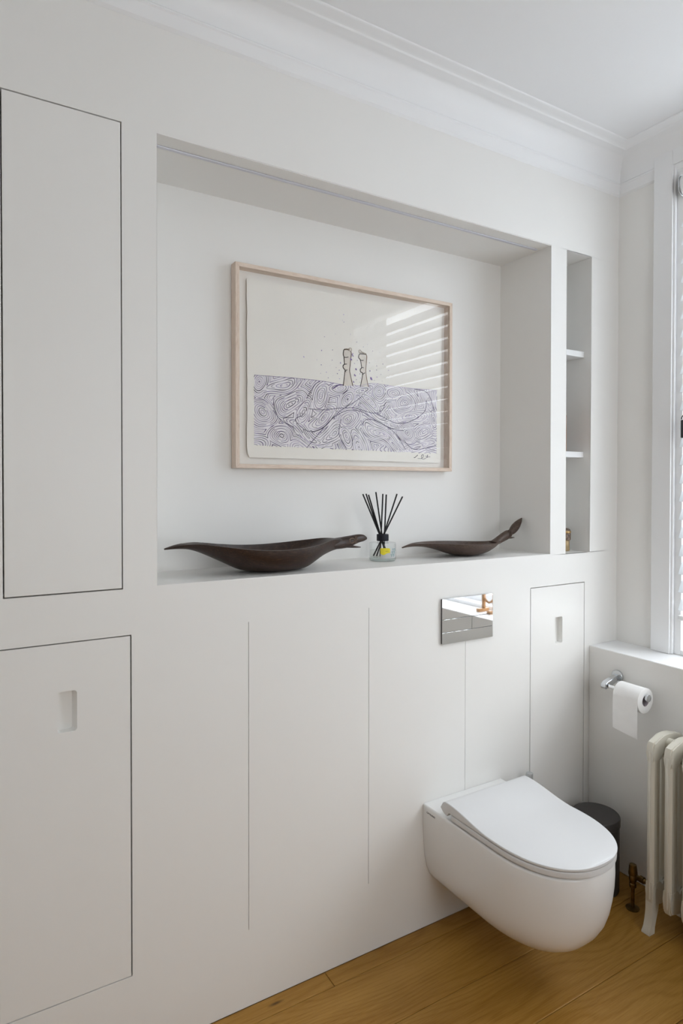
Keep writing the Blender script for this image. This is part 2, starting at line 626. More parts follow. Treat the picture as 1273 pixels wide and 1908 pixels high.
WY0, WY1, WZ0, WZ1 = -1.72, -0.262, 0.890, 2.84     # window in the side wall
bm = B()
for a in ((YB, 0, 0, LZ - .03), (YB, 0, WZ1, ZC), (YB, WY0, LZ - .03, WZ1), (WY1, 0, LZ - .03, WZ1), (WY0, WY1, LZ - .03, WZ0)):
    box(bm, XR, XR + 0.15, a[0], a[1], a[2], a[3])
struct(obj('wall_right', bm, 'wall'), 'white wall around the tall window at the end of the room', 'wall')
VX0, VX1, VZ0, VZ1 = 0.50, 1.80, 1.00, 2.50        # unseen window opening, added behind the viewer for fill light
bm = B()
for a in ((XL, XR, 0, VZ0), (XL, XR, VZ1, ZC), (XL, VX0, VZ0, VZ1), (VX1, XR, VZ0, VZ1)):
    box(bm, a[0], a[1], YB - 0.15, YB, a[2], a[3])
struct(obj('wall_back', bm, 'wall'))

# boxed-out ledge: front board and sill board
bm = B()
box(bm, LX, XR - .0005, YB + .001, -0.0005, 0, LZ, 0.0015)
struct(obj('wall_ledge', bm, 'wall'), 'low boxed-out white wall topped by a window ledge', 'ledge')
struct(obj('trim_1', box(B(), LX + .002, XR - .0006, YB + .002, -0.001, LZ, LZ + .0012), 'trim'))

# cornice around the room
prof = [(0.0, 2.822), (0.0015, 2.8235), (0.0080, 2.829), (0.0155, 2.860), (0.0190, 2.8635), (0.0190, 2.8685), (0.0125, 2.8725)]
for k in range(0, 11):
    a = math.radians(90 * k / 10)
    prof.append((0.0145 + 0.079 * (1 - math.cos(a)), 2.874 + 0.086 * math.sin(a)))
prof += [(0.0955, 2.9610), (0.0985, 2.9645), (0.110, 2.9685), (0.126, 2.9715), (0.131, 2.9740), (0.133, ZC - .0005), (0.0, ZC - .0005)]
loops = []
for sx, sy, cx_, cy_ in ((1, -1, XL, 0), (-1, -1, XR, 0), (-1, 1, XR, YB), (1, 1, XL, YB), (1, -1, XL, 0)):
    loops.append([(cx_ + sx * (a + .0004), cy_ + sy * (a + .0004), z) for a, z in prof])
bm = B()
loft(bm, loops, False, False)
struct(obj('trim_2', bm, 'trim', smooth=25), 'white plaster coved cornice along the top of the walls', 'cornice')

# oak floor, plank by plank
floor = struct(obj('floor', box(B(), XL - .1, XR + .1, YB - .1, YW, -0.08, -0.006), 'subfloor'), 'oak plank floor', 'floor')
rows = [(-0.066, -0.0005)]
y = -0.066
while y > YB:
    rows.append((max(y - 0.2095, YB), y))
    y -= 0.2095
rng = random.Random(3)
for i, (y0, y1) in enumerate(rows):
    joints_x = [XL]
    x = {0: 0.985, 1: 0.10, 2: 0.35, 3: -0.6}.get(i, XL + rng.uniform(0.5, 1.9))
    while x < LX - .3:
        joints_x.append(x)
        x += {0: 2.4, 1: 2.4, 2: 2.6, 3: 2.6}.get(i, rng.uniform(1.7, 2.2))
    joints_x.append(LX)
    for a, b in zip(joints_x, joints_x[1:]):
        bm = box(B(), -(b - a) / 2 + .0006, (b - a) / 2 - .0006, -(y1 - y0) / 2 + .0006, (y1 - y0) / 2 - .0006, -0.006, 0, 0.0026, 2)
        obj('plank', bm, 'oak', floor, loc=((a + b) / 2, (y0 + y1) / 2, 0))


# windows: frame, two sashes each with its pane
def window(name, horiz, c0, c1, z0, z1, plane, out):
    """horiz 'y': window in the side wall (plane = x); 'x': in the back wall (plane = y); out = outward sign"""
    def bx(bm, a0, a1, p0, p1, w0, w1, bv=0.002):
        p0, p1 = sorted((plane + out * p0, plane + out * p1))
        if horiz == 'y':
            return box(bm, p0, p1, a0, a1, w0, w1, bv)
        return box(bm, a0, a1, p0, p1, w0, w1, bv)
    bm = B()
    f = 0.03
    bx(bm, c0, c0 + f, 0.0, 0.149, z0, z1)
    bx(bm, c1 - f, c1, 0.0, 0.149, z0, z1)
    bx(bm, c0 + f, c1 - f, 0.0, 0.149, z1 - f, z1)
    bx(bm, c0 + f, c1 - f, 0.0, 0.149, z0, z0 + .02)
    w = struct(obj(name, bm, 'trim'))
    zm = (z0 + z1) / 2
    for (s0, s1, p) in ((z0 + .0202, zm + .02, 0.070), (zm - .02, z1 - f - .0002, 0.112)):
        bm = B()
        r = 0.048
        bx(bm, c0 + f + .001, c0 + f + r, p, p + .036, s0, s1)
        bx(bm, c1 - f - r, c1 - f - .001, p, p + .036, s0, s1)
        bx(bm, c0 + f + r, c1 - f - r, p, p + .036, s0, s0 + r)
        bx(bm, c0 + f + r, c1 - f - r, p, p + .036, s1 - r, s1)
        sa = obj('sash', bm, 'trim', w)
        bm = B()
        bx(bm, c0 + f + r - .004, c1 - f - r + .004, p + .016, p + .020, s0 + r - .004, s1 - r + .004, 0)
        obj('pane', bm, 'win_glass', sa)
    return w


w1 = window('window_1', 'y', WY0, WY1, WZ0, WZ1, XR, 1)
struct(w1, 'tall white sash window behind a slatted blind', 'window')
w2 = window('fill_window', 'x', VX0, VX1, VZ0, VZ1, YB, -1)  # added window, put in to carry the fill light
# architrave of the side window, moulded, standing on the ledge
bm = B()
for s0, s1 in ((-0.256, -0.176), (WY0 - .086, WY0 - .006)):
    box(bm, XR - .022, XR - .0002, s0, s1, LZ + .002, 2.93, 0.002)
    inner = s0 if s0 > -1 else s1
    sgn = -1 if s0 > -1 else 1
    box(bm, XR - .014, XR - .0002, *sorted((inner, inner + sgn * .008)), LZ + .002, 2.845, 0.002)
box(bm, XR - .022, XR - .0002, WY0 - .006, -0.256, 2.85, 2.93, 0.002)
struct(obj('trim_3', bm, 'trim'), 'white moulded window architrave standing on the ledge', 'architrave')

# ------------------------------------------------------------------ slatted blind
bl = thing('window_blind', 'white slatted blind with cord hung in the tall window', 'blind', (2.452, -0.99, WZ0))
HX = 2.452
bm = B()
prism(bm, rrect(HX - .035, HX + .035, 2.715, 2.795, .03), -1.69, -0.294, 1, .003)
hr = obj('head_rail', bm, 'blind', bl, 40, loc=(-2.452, .99, -WZ0))
bm = B()
prism(bm, rrect(HX - .037, HX + .037, 2.713, 2.797, .031), -0.2938, -0.2900, 1, .001)
obj('end_cap', bm, 'satin', hr, 40)
SW, PT, TILT = 0.086, 0.072, math.radians(58)
bm = B()
sec = []
for k in range(7):
    s = (k / 6 - .5) * SW
    sec.append((s, 0.004 * (1 - (2 * s / SW) ** 2)))
loopa = [(u * math.cos(TILT) - v * math.sin(TILT), u * math.sin(TILT) + v * math.cos(TILT)) for u, v in sec + [(u, v - .0028) for u, v in sec[::-1]]]
prism(bm, loopa, -0.695, 0.695, 1)
slat_me = None
z = 1.11
while z < 2.69:
    if slat_me is None:
        so = obj('slat', bm, 'slat', bl, 40)
        slat_me = so.data
    else:
        so = bpy.data.objects.new('slat', slat_me)
        C.objects.link(so)
        so.parent = bl
    so.location = (0, 0, z - WZ0)
    z += PT
obj('bottom_rail', box(B(), -.03, .03, -0.695, 0.695, .145, .165, .004), 'blind', bl)
for yy in (-0.45, 0.0, 0.45):
    for xx in (-0.026, 0.026):
        obj('ladder_cord', tube(B(), [(xx, yy, .165), (xx, yy, 2.73 - WZ0)], .0012, 6), 'blind', bl)
cy0 = -0.328 + .99
cord = obj('pull_cord', tube(B(), [(-.045, cy0, 1.845 - WZ0), (-.045, cy0, 2.73 - WZ0)], .0013, 6), 'blind', bl)
bm = B()
box(bm, -.054, -.036, cy0 - .011, cy0 + .011, 1.755 - WZ0, 1.825 - WZ0, .003)
tube(bm, [(-.045, cy0 + .012 * math.cos(a / 10 * PI), 1.828 - WZ0 + .016 * math.sin(a / 10 * PI)) for a in range(11)], .0022, 6)
obj('cord_weight', bm, 'blackplastic', cord, 40)

# ------------------------------------------------------------------ framed drawing
FX0, FX1, FZ0, FZ1, FY = 0.779, 1.7215, 1.6265, 2.3165, 0.242
fr = thing('framed_drawing', 'framed ink drawing of two feet above purple swirling water, in pale wood', 'picture', ((FX0 + FX1) / 2, ND, FZ0))
off = (-(FX0 + FX1) / 2, -ND, -FZ0)
MW = 0.0142


def mitred(a0, a1, b0, b1, side):
    """one mitred frame rail"""
    bm = B()
    o4 = {'top': [(a0, b1), (a1, b1), (a1 - MW, b1 - MW), (a0 + MW, b1 - MW)], 'bottom': [(a0, b0), (a1, b0), (a1 - MW, b0 + MW), (a0 + MW, b0 + MW)],
          'left': [(a0, b0), (a0, b1), (a0 + MW, b1 - MW), (a0 + MW, b0 + MW)], 'right': [(a1, b0), (a1, b1), (a1 - MW, b1 - MW), (a1 - MW, b0 + MW)]}[side]
    prism(bm, o4, FY, ND - .0005, 1, .0008, 1)
    return bm


for side in ('top', 'bottom', 'left', 'right'):
    obj('frame_rail', mitred(FX0, FX1, FZ0, FZ1, side), 'maple' if side in ('top', 'bottom') else 'maplez', fr, loc=off)
obj('mount_board', box(B(), FX0 + MW, FX1 - MW, 0.2775, 0.2812, FZ0 + MW, FZ1 - MW), 'mat_board', fr, loc=off)
obj('glazing', box(B(), FX0 + MW, FX1 - MW, 0.2475, 0.2495, FZ0 + MW, FZ1 - MW), 'pic_glass', fr, loc=off)
# deckle-edged paper, floating a little off the mount
PX, PZ, PW, PH, PY = 0.830, 1.6645, 0.860, 0.616, 0.2685
rr_ = random.Random(11)
outline = []


def deckle(p, q, n, amp):
    w = 0
    for i in range(n):
        t = i / n
        w = .75 * w + rr_.uniform(-amp, amp)
        nx_, nz_ = -(q[1] - p[1]), q[0] - p[0]
        L = math.hypot(nx_, nz_)
        outline.append((p[0] + (q[0] - p[0]) * t + nx_ / L * w, p[1] + (q[1] - p[1]) * t + nz_ / L * w))


deckle((.0105, 0), (.848, -.003), 90, .0005)
deckle((.853, .004), (.858, .609), 70, .0004)
deckle((.857, .613), (.004, .613), 90, .0006)
deckle((.001, .609), (.0, .03), 70, .0007)
outline.append((.003, .012))
bm = B()
prism(bm, [(PX + a, PZ + b) for a, b in outline], PY, PY + .0009, 1)
paper = obj('paper', bm, 'paper', fr, loc=off)
obj('float_mount', box(B(), PX + .05, PX + PW - .05, PY + .001, 0.2774, PZ + .05, PZ + PH - .05), 'mat_board', fr, loc=off)


class Ribbons:
    """flat ink strokes lying on the paper (millimetres from its lower corner)"""
    def __init__(s):
        s.v, s.f = [], []

    def seg(s, p, q, w, h):
        dx, dz = q[0] - p[0], q[1] - p[1]
        L = math.hypot(dx, dz)
        if L < 1e-6:
            return
        nx_, nz_ = -dz / L * w / 2, dx / L * w / 2
        ex, ez = dx / L * w * .25, dz / L * w * .25
        n = len(s.v)
        for a, b in ((p[0] - ex + nx_, p[1] - ez + nz_), (p[0] - ex - nx_, p[1] - ez - nz_), (q[0] + ex - nx_, q[1] + ez - nz_), (q[0] + ex + nx_, q[1] + ez + nz_)):
            s.v.append((PX + a / 1000, PY - h, PZ + b / 1000))
        s.f.append((n, n + 1, n + 2, n + 3))

    def line(s, pts, w, h, smooth=True):
        if smooth and len(pts) > 2:
            out = []
            P_ = [pts[0]] + list(pts) + [pts[-1]]
            for i in range(1, len(P_) - 2):
                for t in np.linspace(0, 1, 7)[:-1]:
                    a, b, c, d = (np.array(P_[i + k], float) for k in (-1, 0, 1, 2))
                    out.append(tuple(.5 * (2 * b + (c - a) * t + (2 * a - 5 * b + 4 * c - d) * t * t + (3 * b - a - 3 * c + d) * t ** 3)))
            out.append(tuple(pts[-1]))
            pts = out
        for p, q in zip(pts, pts[1:]):
            s.seg(p, q, w, h)

    def blob(s, c, r, h, n=9, jag=0.35):
        i0 = len(s.v)
        for k in range(n):
            a = 2 * PI * k / n
            q = r * (1 + rr_.uniform(-jag, jag))
            s.v.append((PX + (c[0] + q * math.cos(a)) / 1000, PY - h, PZ + (c[1] + q * math.sin(a)) / 1000))
        s.f.append(tuple(range(i0, i0 + n)))

    def poly(s, pts, h):
        i0 = len(s.v)
        s.v += [(PX + a / 1000, PY - h, PZ + b / 1000) for a, b in pts]
        s.f.append(tuple(range(i0, i0 + len(pts))))

    def build(s, name, mat, kind=None):
        me = bpy.data.meshes.new(name)
        me.from_pydata(s.v, [], s.f)
        me.update()
        o = obj(name, me, mat, paper)
        if kind:
            o['kind'] = kind
        return o


# purple water: swirling contour strokes
top = [(27, 283.5), (155, 286.6), (270, 286.4), (340, 283), (385, 279), (430, 283), (460, 282), (519, 296.5), (626, 292.5), (720, 292), (834.5, 293.8)]


def top_at(u):
    return np.interp(u, [p[0] for p in top], [p[1] for p in top])


def bot_at(u):
    return np.interp(u, [26, 830], [41.6, 34.1])


cells = [  # centre, semi-axes, tilt in degrees, start value
    (170, 200, 62, 40, 40), (50, 158, 70, 45, 0), (126, 74, 46, 34, -10), (30, 40, 50, 46, 0), (193, 38, 60, 30, 0), (130, 258, 120, 26, 28),
    (294, 224, 66, 34, 52), (216, 158, 52, 22, 80), (296, 158, 84, 22, 36), (334, 92, 62, 30, 48), (416, 147, 44, 38, 0), (391, 82, 36, 24, -62),
    (500, 222, 96, 30, -36), (554, 256, 32, 32, 0), (610, 272, 40, 24, 20), (663, 232, 54, 36, -52), (555, 100, 116, 26, -34), (765, 126, 36, 32, 0),
    (690, 112, 56, 32, 0), (797, 262, 40, 90, 0), (52, 262, 50, 84, 6), (735, 58, 110, 20, 8), (452, 56, 34, 54, 20), (402, 236, 36, 54, -20),
    (366, 265, 40, 18, 30), (240, 92, 90, 16, -28), (812, 172, 30, 70, 0), (700, 172, 100, 20, 18), (467, 268, 50, 14, 12), (610, 60, 80, 16, -30)]
GX, GZ = 520, 180
us = np.linspace(26, 835, GX)
wv = np.linspace(33, 299, GZ)
UU, WW = np.meshgrid(us, wv, indexing='ij')
warpx = 10 * np.sin(UU / 41 + WW / 37) + 3 * np.sin(WW / 17 + 1.3 + UU / 90)
warpz = 9 * np.sin(WW / 39 - UU / 35 + .7) + 2.5 * np.sin(UU / 19 + .4)
field = np.full(UU.shape, 1e9)
owner = np.zeros(UU.shape, int)
for k, (a, b, ra, rb, t) in enumerate(cells):
    c_, s_ = math.cos(math.radians(t)), math.sin(math.radians(t))
    du, dw = UU + warpx - a, WW + warpz - b
    p, q = (du * c_ + dw * s_) / ra, (-du * s_ + dw * c_) / rb
    e = np.sqrt(p * p + q * q)
    dist = e * math.sqrt(ra * rb) - 0.30 * math.sqrt(ra * rb)
    upd = dist < field
    field[upd] = dist[upd]
    owner[upd] = k
field = field + 60.0
SP = 6.6
inks = [Ribbons(), Ribbons(), Ribbons()]
lev = field / SP
gu, gw = np.gradient(field, us[1] - us[0], wv[1] - wv[0])
grad = np.hypot(gu, gw)
rk = random.Random(5)
style = {}
for lv in range(int(lev.min()) - 1, int(lev.max()) + 2):
    g = lev - lv - 0.5
    sgn = g > 0
    act = (sgn[:-1, :-1] != sgn[1:, :-1]) | (sgn[:-1, :-1] != sgn[:-1, 1:]) | (sgn[1:, 1:] != sgn[1:, :-1]) | (sgn[1:, 1:] != sgn[:-1, 1:])
    for i, j in np.argwhere(act):
        u0, u1, w0, w1_ = us[i], us[i + 1], wv[j], wv[j + 1]
        uc, wc = (u0 + u1) / 2, (w0 + w1_) / 2
        if wc > top_at(uc) or wc < bot_at(uc) or uc > 832:
            continue
        a, b, c, d = g[i, j], g[i + 1, j], g[i + 1, j + 1], g[i, j + 1]
        pts = []
        if (a > 0) != (b > 0):
            pts.append((u0 + (u1 - u0) * a / (a - b), w0))
        if (b > 0) != (c > 0):
            pts.append((u1, w0 + (w1_ - w0) * b / (b - c)))
        if (c > 0) != (d > 0):
            pts.append((u1 + (u0 - u1) * c / (c - d), w1_))
        if (d > 0) != (a > 0):
            pts.append((u0, w1_ + (w0 - w1_) * d / (d - a)))
        if (grad[i, j] > 1.25 and lv % 2) or (grad[i, j] > 2.3 and lv % 4):     # keep the strokes apart where they crowd
            continue
        key = (int(owner[i, j]), lv)
        if key not in style:
            fade = 0.35 if cells[key[0]][0] > 560 else 0.0
            r_ = rk.random() + fade
            style[key] = (0, 2.3) if r_ < .34 else ((1, 2.3) if r_ < .74 else (2, 2.2))
        k, wd = style[key]
        # stroke pressure swells and fades along its length
        pr_ = 0.75 + 0.35 * math.sin(uc / 13.0 + lv * 1.7) * math.cos(wc / 11.0 + lv)
        for n in range(0, len(pts) - 1, 2):
            inks[k].seg(pts[n], pts[n + 1], wd * pr_, .0004)
# bold outlines of the larger currents
bigs = [[(231, 40), (278, 90), (334, 148), (400, 184), (467, 184), (537, 152), (608, 126), (664, 121)],
        [(216, 156), (185, 140), (208, 114), (247, 99), (302, 119), (367, 178), (433, 218), (467, 242)], [(239, 181), (302, 181), (367, 191), (433, 197)],
        [(100, 209), (105, 163), (133, 131), (178, 113)], [(231, 218), (262, 268), (286, 284)], [(537, 181), (627, 149), (701, 161), (768, 203), (777, 249)],
        [(467, 134), (493, 157), (554, 146), (627, 105), (673, 47)], [(375, 151), (367, 94), (400, 38)], [(720, 289), (770, 285), (797, 262), (817, 210)],
        [(664, 84), (720, 48), (827, 67)], [(433, 197), (470, 190), (520, 182), (560, 195), (575, 225)]]
for b in bigs:
    inks[0].line(b, 2.0, .0005)
inks[1].line(top[:5], 1.3, .0005)
inks[2].line(top[5:], 1.3, .0005)
inks[1].line([(340, 262), (362, 276), (385, 279)], 4.0, .0005)
wash = Ribbons()
poly = [(u, top_at(u) - 1) for u in np.linspace(27, 832, 60)] + [(830, 35.5), (27, 43)]
wash.poly(poly, .0002)
wash.build('lavender_wash', 'wash')
for nm, R_, mt in zip(('navy_strokes', 'purple_strokes', 'violet_strokes'), inks, ('ink1', 'ink2', 'ink3')):
    R_.build(nm, mt, 'stuff')
# the two feet
LFp = [(384.7, 276.3), (387.9, 299.2), (391.2, 327.8), (392.9, 335.0), (384.6, 342.7), (383.6, 351.1), (389.5, 356.7), (388.8, 367.1), (387.8, 382.6), (384.5, 392.1), (386.2, 406.4), (389.5, 411.0), (402.7, 412.5), (416.1, 409.7), (419.5, 398.7), (416.8, 381.3), (414.5, 358.4), (412.2, 335.4), (416.2, 315.9), (421.3, 296.4), (426.3, 279.5)]
RFp = [(460.2, 279.0), (465.3, 300.1), (470.4, 329.4), (461.9, 334.3), (460.1, 344.2), (465.3, 350.5), (463.5, 366.1), (460.1, 380.1), (452.6, 387.9), (454.9, 399.6), (463.5, 402.8), (485.8, 403.5), (489.2, 394.6), (486.9, 371.3), (484.8, 345.1), (485.9, 327.9), (491.1, 302.3), (496.4, 281.5)]
sk, dk, br = Ribbons(), Ribbons(), Ribbons()
for P_ in (LFp, RFp):
    sk.poly(P_, .00045)
dk.line(LFp[:14], 3.2, .0006)
dk.line(LFp[13:], 2.6, .0006)
br.line([(a + 1.2, b) for a, b in LFp[13:]], 1.4, .00065)
dk.line(RFp[:12], 3.2, .0006)
br.line(RFp[11:], 2.8, .0006)
for P_ in ([(387.8, 382.6), (397, 382.5), (406.1, 385.3)], [(389.5, 356.7), (395, 357.5), (399.5, 358.3)], [(392.9, 335.0), (398, 334.5), (401.2, 337.2)], [(396.2, 328.2), (392.5, 335.0)],
           [(460.1, 380.1), (467, 378.5), (473.8, 380.1)], [(465.3, 350.5), (470, 352.5), (474.5, 351.3)], [(470.4, 329.4), (476, 330), (480.7, 333.2)], [(473, 325), (470, 331)]):
    dk.line(P_, 2.6, .0006)
for (c, r) in (((415, 414), 6.5), ((458, 411.5), 6.0)):
    sk.blob(c, r, .0007, 14, 0)
    br.line([(c[0] + r * math.cos(a), c[1] + r * math.sin(a)) for a in np.linspace(0, 2 * PI, 15)], 1.2, .00075, False)
for c, r in (((391, 412), 2.4), ((397, 413.5), 2.4), ((403, 414), 2.6), ((409, 414), 3.0), ((466, 409), 3.0), ((472, 408), 2.6), ((478, 406.5), 2.4), ((484, 405), 2.2)):
    br.line([(c[0] + r * math.cos(a), c[1] + r * math.sin(a)) for a in np.linspace(0, 2 * PI, 9)], 1.1, .00075, False)
sk.build('feet_fill', 'skin_wash')
dk.build('feet_outline', 'ink_dark', 'stuff')
br.build('feet_brown_lines', 'ink_brown', 'stuff')
spk = [(386.0, 541.0, 1.7), (381.1, 518.6, 1.0), (386.7, 513.2, 1.2), (411.0, 489.2, 0.7), (416.0, 471.4, 1.2), (350.0, 464.1, 1.1), (304.3, 448.7, 1.1), (443.7, 445.3, 1.0), (473.0, 430.3, 1.1), (492.3, 441.5, 1.0), (291.6, 397.1, 1.5), (338.1, 404.2, 1.5), (219.0, 365.7, 2.0), (272.4, 360.9, 1.1), (290.4, 344.4, 1.5), (336.5, 366.3, 1.1), (372.4, 359.8, 2.0), (312.1, 319.6, 1.4), (353.4, 341.1, 1.1), (366.8, 332.0, 1.4), (358.6, 318.6, 1.4), (368.2, 300.9, 1.7), (320.1, 299.7, 1.1), (287.6, 313.5, 0.9), (516.0, 419.2, 1.1), (548.0, 417.5, 0.9), (446.5, 376.7, 1.1), (434.0, 364.0, 1.1), (440.4, 342.3, 2.5), (435.4, 319.6, 3.0), (429.7, 294.2, 2.2), (442.2, 303.9, 1.2), (457.8, 326.8, 1.5), (460.2, 311.2, 1.5), (501.1, 373.0, 1.2), (503.9, 342.0, 1.7), (509.2, 313.2, 3.7), (535.8, 321.3, 1.6), (563.4, 374.0, 1.4), (534.7, 364.4, 1.2), (534.0, 348.6, 1.0), (589.9, 352.7, 1.1), (554.2, 333.5, 1.0), (559.9, 308.8, 0.9), (524.2, 308.1, 1.0), (425.5, 393.6, 3.0), (418.5, 378.1, 3.0), (457.8, 295.2, 1.0), (426.2, 399.4, 1.7), (457.5, 473.6, 0.6), (470.2, 462.5, 0.6), (477.8, 461.1, 0.7), (327.5, 345.3, 0.6), (340.4, 309.6, 0.7), (379.7, 316.8, 0.7)]
sp1, sp2 = Ribbons(), Ribbons()
for k, (a, b, r) in enumerate(spk):
    pale = b > 460 or (a, b) in ((219.0, 365.7), (372.4, 359.8)) or k % 4 == 1
    (sp2 if pale else sp1).blob((a, b), r * 1.25, .0008, 8)
    if r > 2:
        sp1.blob((a + r * .9, b - r * .8), r * .7, .00085, 7)
        sp1.blob((a - r * .7, b + r * .9), r * .6, .00085, 7)
sp1.build('ink_specks', 'ink2', 'stuff')
sp2.build('pale_ink_specks', 'ink3', 'stuff')
sig = Ribbons()
sig.line([(715.4, 15.6), (720.7, 16.0), (727.0, 20.9), (734.4, 26.2)], 2.2, .0005)
sig.line([(734.5, 12.6), (745.1, 12.5), (754.8, 13.1), (752.6, 19.8), (754.7, 25.8), (761.2, 28.6), (763.3, 25.2), (760.1, 17.5), (753.7, 13.1), (762.3, 10.7), (773.1, 13.5), (782.8, 20.6), (785.0, 28.3), (779.6, 19.6), (786.1, 17.2)], 1.3, .0005)
sig.line([(752.6, 19.8), (754.7, 25.8), (761.2, 28.6), (763.3, 25.2), (760.1, 17.5), (754, 14)], 2.0, .0006)
sig.line([(779.6, 22.2), (788.3, 20.7), (798.1, 20.9)], 1.2, .0005)
sig.blob((774, 23), 1.4, .0006)
sig.build('signature', 'ink1')


# ------------------------------------------------------------------ carved boats
def boat(bm, st, yc, n_out=14, n_in=10):
    """st rows: x, z_bottom, z_rim_mid, half width, hollow depth, flatness of the foot; hull hollowed from above"""
    loops = []
    for x, zb, zr, hw, hol, foot in st:
        L = []
        for k in range(n_out + 1):                       # outer skin, near rim -> keel -> far rim
            a = PI * k / n_out
            c_, s_ = math.cos(a), math.sin(a)
            yy = -hw * (abs(c_) ** foot) * (1 if c_ > 0 else -1)
            L.append((x, yc + yy, zr - (zr - zb) * (abs(s_) ** (0.85 + 1.0 * max(0.0, foot - .6)))))
        th = min(.006, hw * .35)
        for k in range(n_in + 1):                        # inner skin back
            a = PI * (1 - k / n_in)
            c_, s_ = math.cos(a), math.sin(a)
            yy = -(hw - th) * c_
            L.append((x, yc + yy, zr + .0012 - hol * (abs(s_) ** .8) + (0.10 * hw * s_ if hol < 1e-4 else 0)))
        loops.append(L)
    loft(bm, loops)
    return bm


def resample(st, n):
    st = np.array(st, float)
    t = np.concatenate([[0], np.cumsum(np.hypot(np.diff(st[:, 0]), np.diff(st[:, 1])))])
    tt = np.linspace(0, t[-1], n)
    out = np.stack([np.interp(tt, t, st[:, k]) for k in range(st.shape[1])], 1)
    ker = np.array([1, 2, 1]) / 4
    for _ in range(2):
        sm = out.copy()
        sm[1:-1] = ker[0] * out[:-2] + ker[1] * out[1:-1] + ker[2] * out[2:]
        out = sm
    return [tuple(r) for r in out]


SZ = NZ0 + .0004      # shelf level
YBW = 0.125
st = [(0.5076, 1.3756, 1.3785, 0.004, 0, 1), (0.5393, 1.377, 1.3869, 0.016, 0, 1), (0.5788, 1.3751, 1.3909, 0.03, 0, 1), (0.6135, 1.3632, 1.3904, 0.046, 0.002, 1), (0.6481, 1.3474, 1.3854, 0.064, 0.014, 1), (0.6926, 1.3256, 1.3785, 0.084, 0.03, 1), (0.7372, 1.3030, 1.3731, 0.1, 0.042, 0.85), (0.7817, 1.2935, 1.3686, 0.11, 0.048, 0.75), (0.8213, 1.2914, 1.3666, 0.115, 0.05, 0.6), (0.8707, 1.2914, 1.3662, 0.116, 0.05, 0.6), (0.9252, 1.2914, 1.3686, 0.11, 0.048, 0.7), (0.9647, 1.2930, 1.3721, 0.099, 0.044, 0.85), (0.9944, 1.3055, 1.3756, 0.086, 0.036, 1), (1.0291, 1.3246, 1.38, 0.066, 0.022, 1), (1.0637, 1.3384, 1.385, 0.044, 0.006, 1), (1.0884, 1.3454, 1.3850, 0.028, 0, 1), (1.1132, 1.3493, 1.3830, 0.019, 0, 1)]
b1 = thing('carved_bowl', 'long dark carved wooden bowl with a bird head end on the niche shelf', 'bowl', (0.85, YBW, SZ), 'carved wooden bowls on the niche shelf')
bo = (-0.85, -YBW, -SZ)
bm = B()
boat(bm, resample(st, 60), YBW)
obj('hull', bm, 'darkwood', b1, 50, bo)


def spine(bm, rows_, yc, n=14):
    """solid limb: rows of x, z, half height, half width; sections stand across the path"""
    P_ = [Vector((r[0], 0, r[1])) for r in rows_]
    loops = []
    for i, r in enumerate(rows_):
        d = (P_[min(i + 1, len(P_) - 1)] - P_[max(i - 1, 0)]).normalized()
        u = Vector((-d.z, 0, d.x))
        L = []
        for k in range(n):
            a = 2 * PI * k / n
            q = P_[i] + u * (r[2] * math.sin(a))
            L.append((q.x, yc + r[3] * math.cos(a), q.z))
        loops.append(L)
    loft(bm, loops)
    return bm


head = [(1.0736, 1.3657, 0.016, 0.03), (1.0983, 1.3671, 0.0195, 0.024), (1.1231, 1.3686, 0.02, 0.021), (1.1458, 1.3711, 0.0205, 0.021), (1.1597, 1.3743, 0.0185, 0.0205), (1.1755, 1.3785, 0.0165, 0.018), (1.1923, 1.382, 0.0145, 0.016), (1.2072, 1.3825, 0.0132, 0.014), (1.218, 1.3815, 0.0105, 0.011), (1.2245, 1.3800, 0.005, 0.006)]
hd = obj('bird_head', spine(B(), resample(head, 26), YBW), 'darkwood', b1, 50, bo)
jaw = [(1.1379, 1.3577, 0.007, 0.015), (1.1626, 1.3543, 0.0052, 0.012), (1.1824, 1.3515, 0.0035, 0.009), (1.1992, 1.3501, 0.0018, 0.005)]
obj('lower_beak', spine(B(), resample(jaw, 12), YBW), 'darkwood', b1, 50, bo)
for s in (-1, 1):
    bm = B()
    ring = [(1.1537 + .0105 * math.cos(a), YBW + s * .0205 - s * .002 * abs(math.sin(a)), 1.3765 + .0085 * math.sin(a)) for a in np.linspace(0, 2 * PI, 19)]
    tube(bm, ring, .0016, 6)
    obj('eye_ring', bm, 'bowlrim', hd)
bm = B()
for dx in (0, .006):
    tube(bm, [(1.1676 + dx, YBW - .0165 + dx * .15, 1.3900), (1.1691 + dx, YBW - .0190 + dx * .15, 1.3800), (1.1666 + dx, YBW - .0165 + dx * .15, 1.366)], .0012, 6)
obj('carved_band', bm, 'bowlrim', hd)
# feathered tail ridges
for k in range(3):
    bm = B()
    x0 = .524 + .018 * k
    spine(bm, [(x0, 1.3825 + .0025 * k, .002, .006 + .004 * k), (x0 + .03, 1.3882 + .0012 * k, .0020, .014 + .003 * k), (x0 + .07, 1.3905, .0015, .020)], YBW)
    obj('tail_feather', bm, 'darkwood', b1, 50, bo)

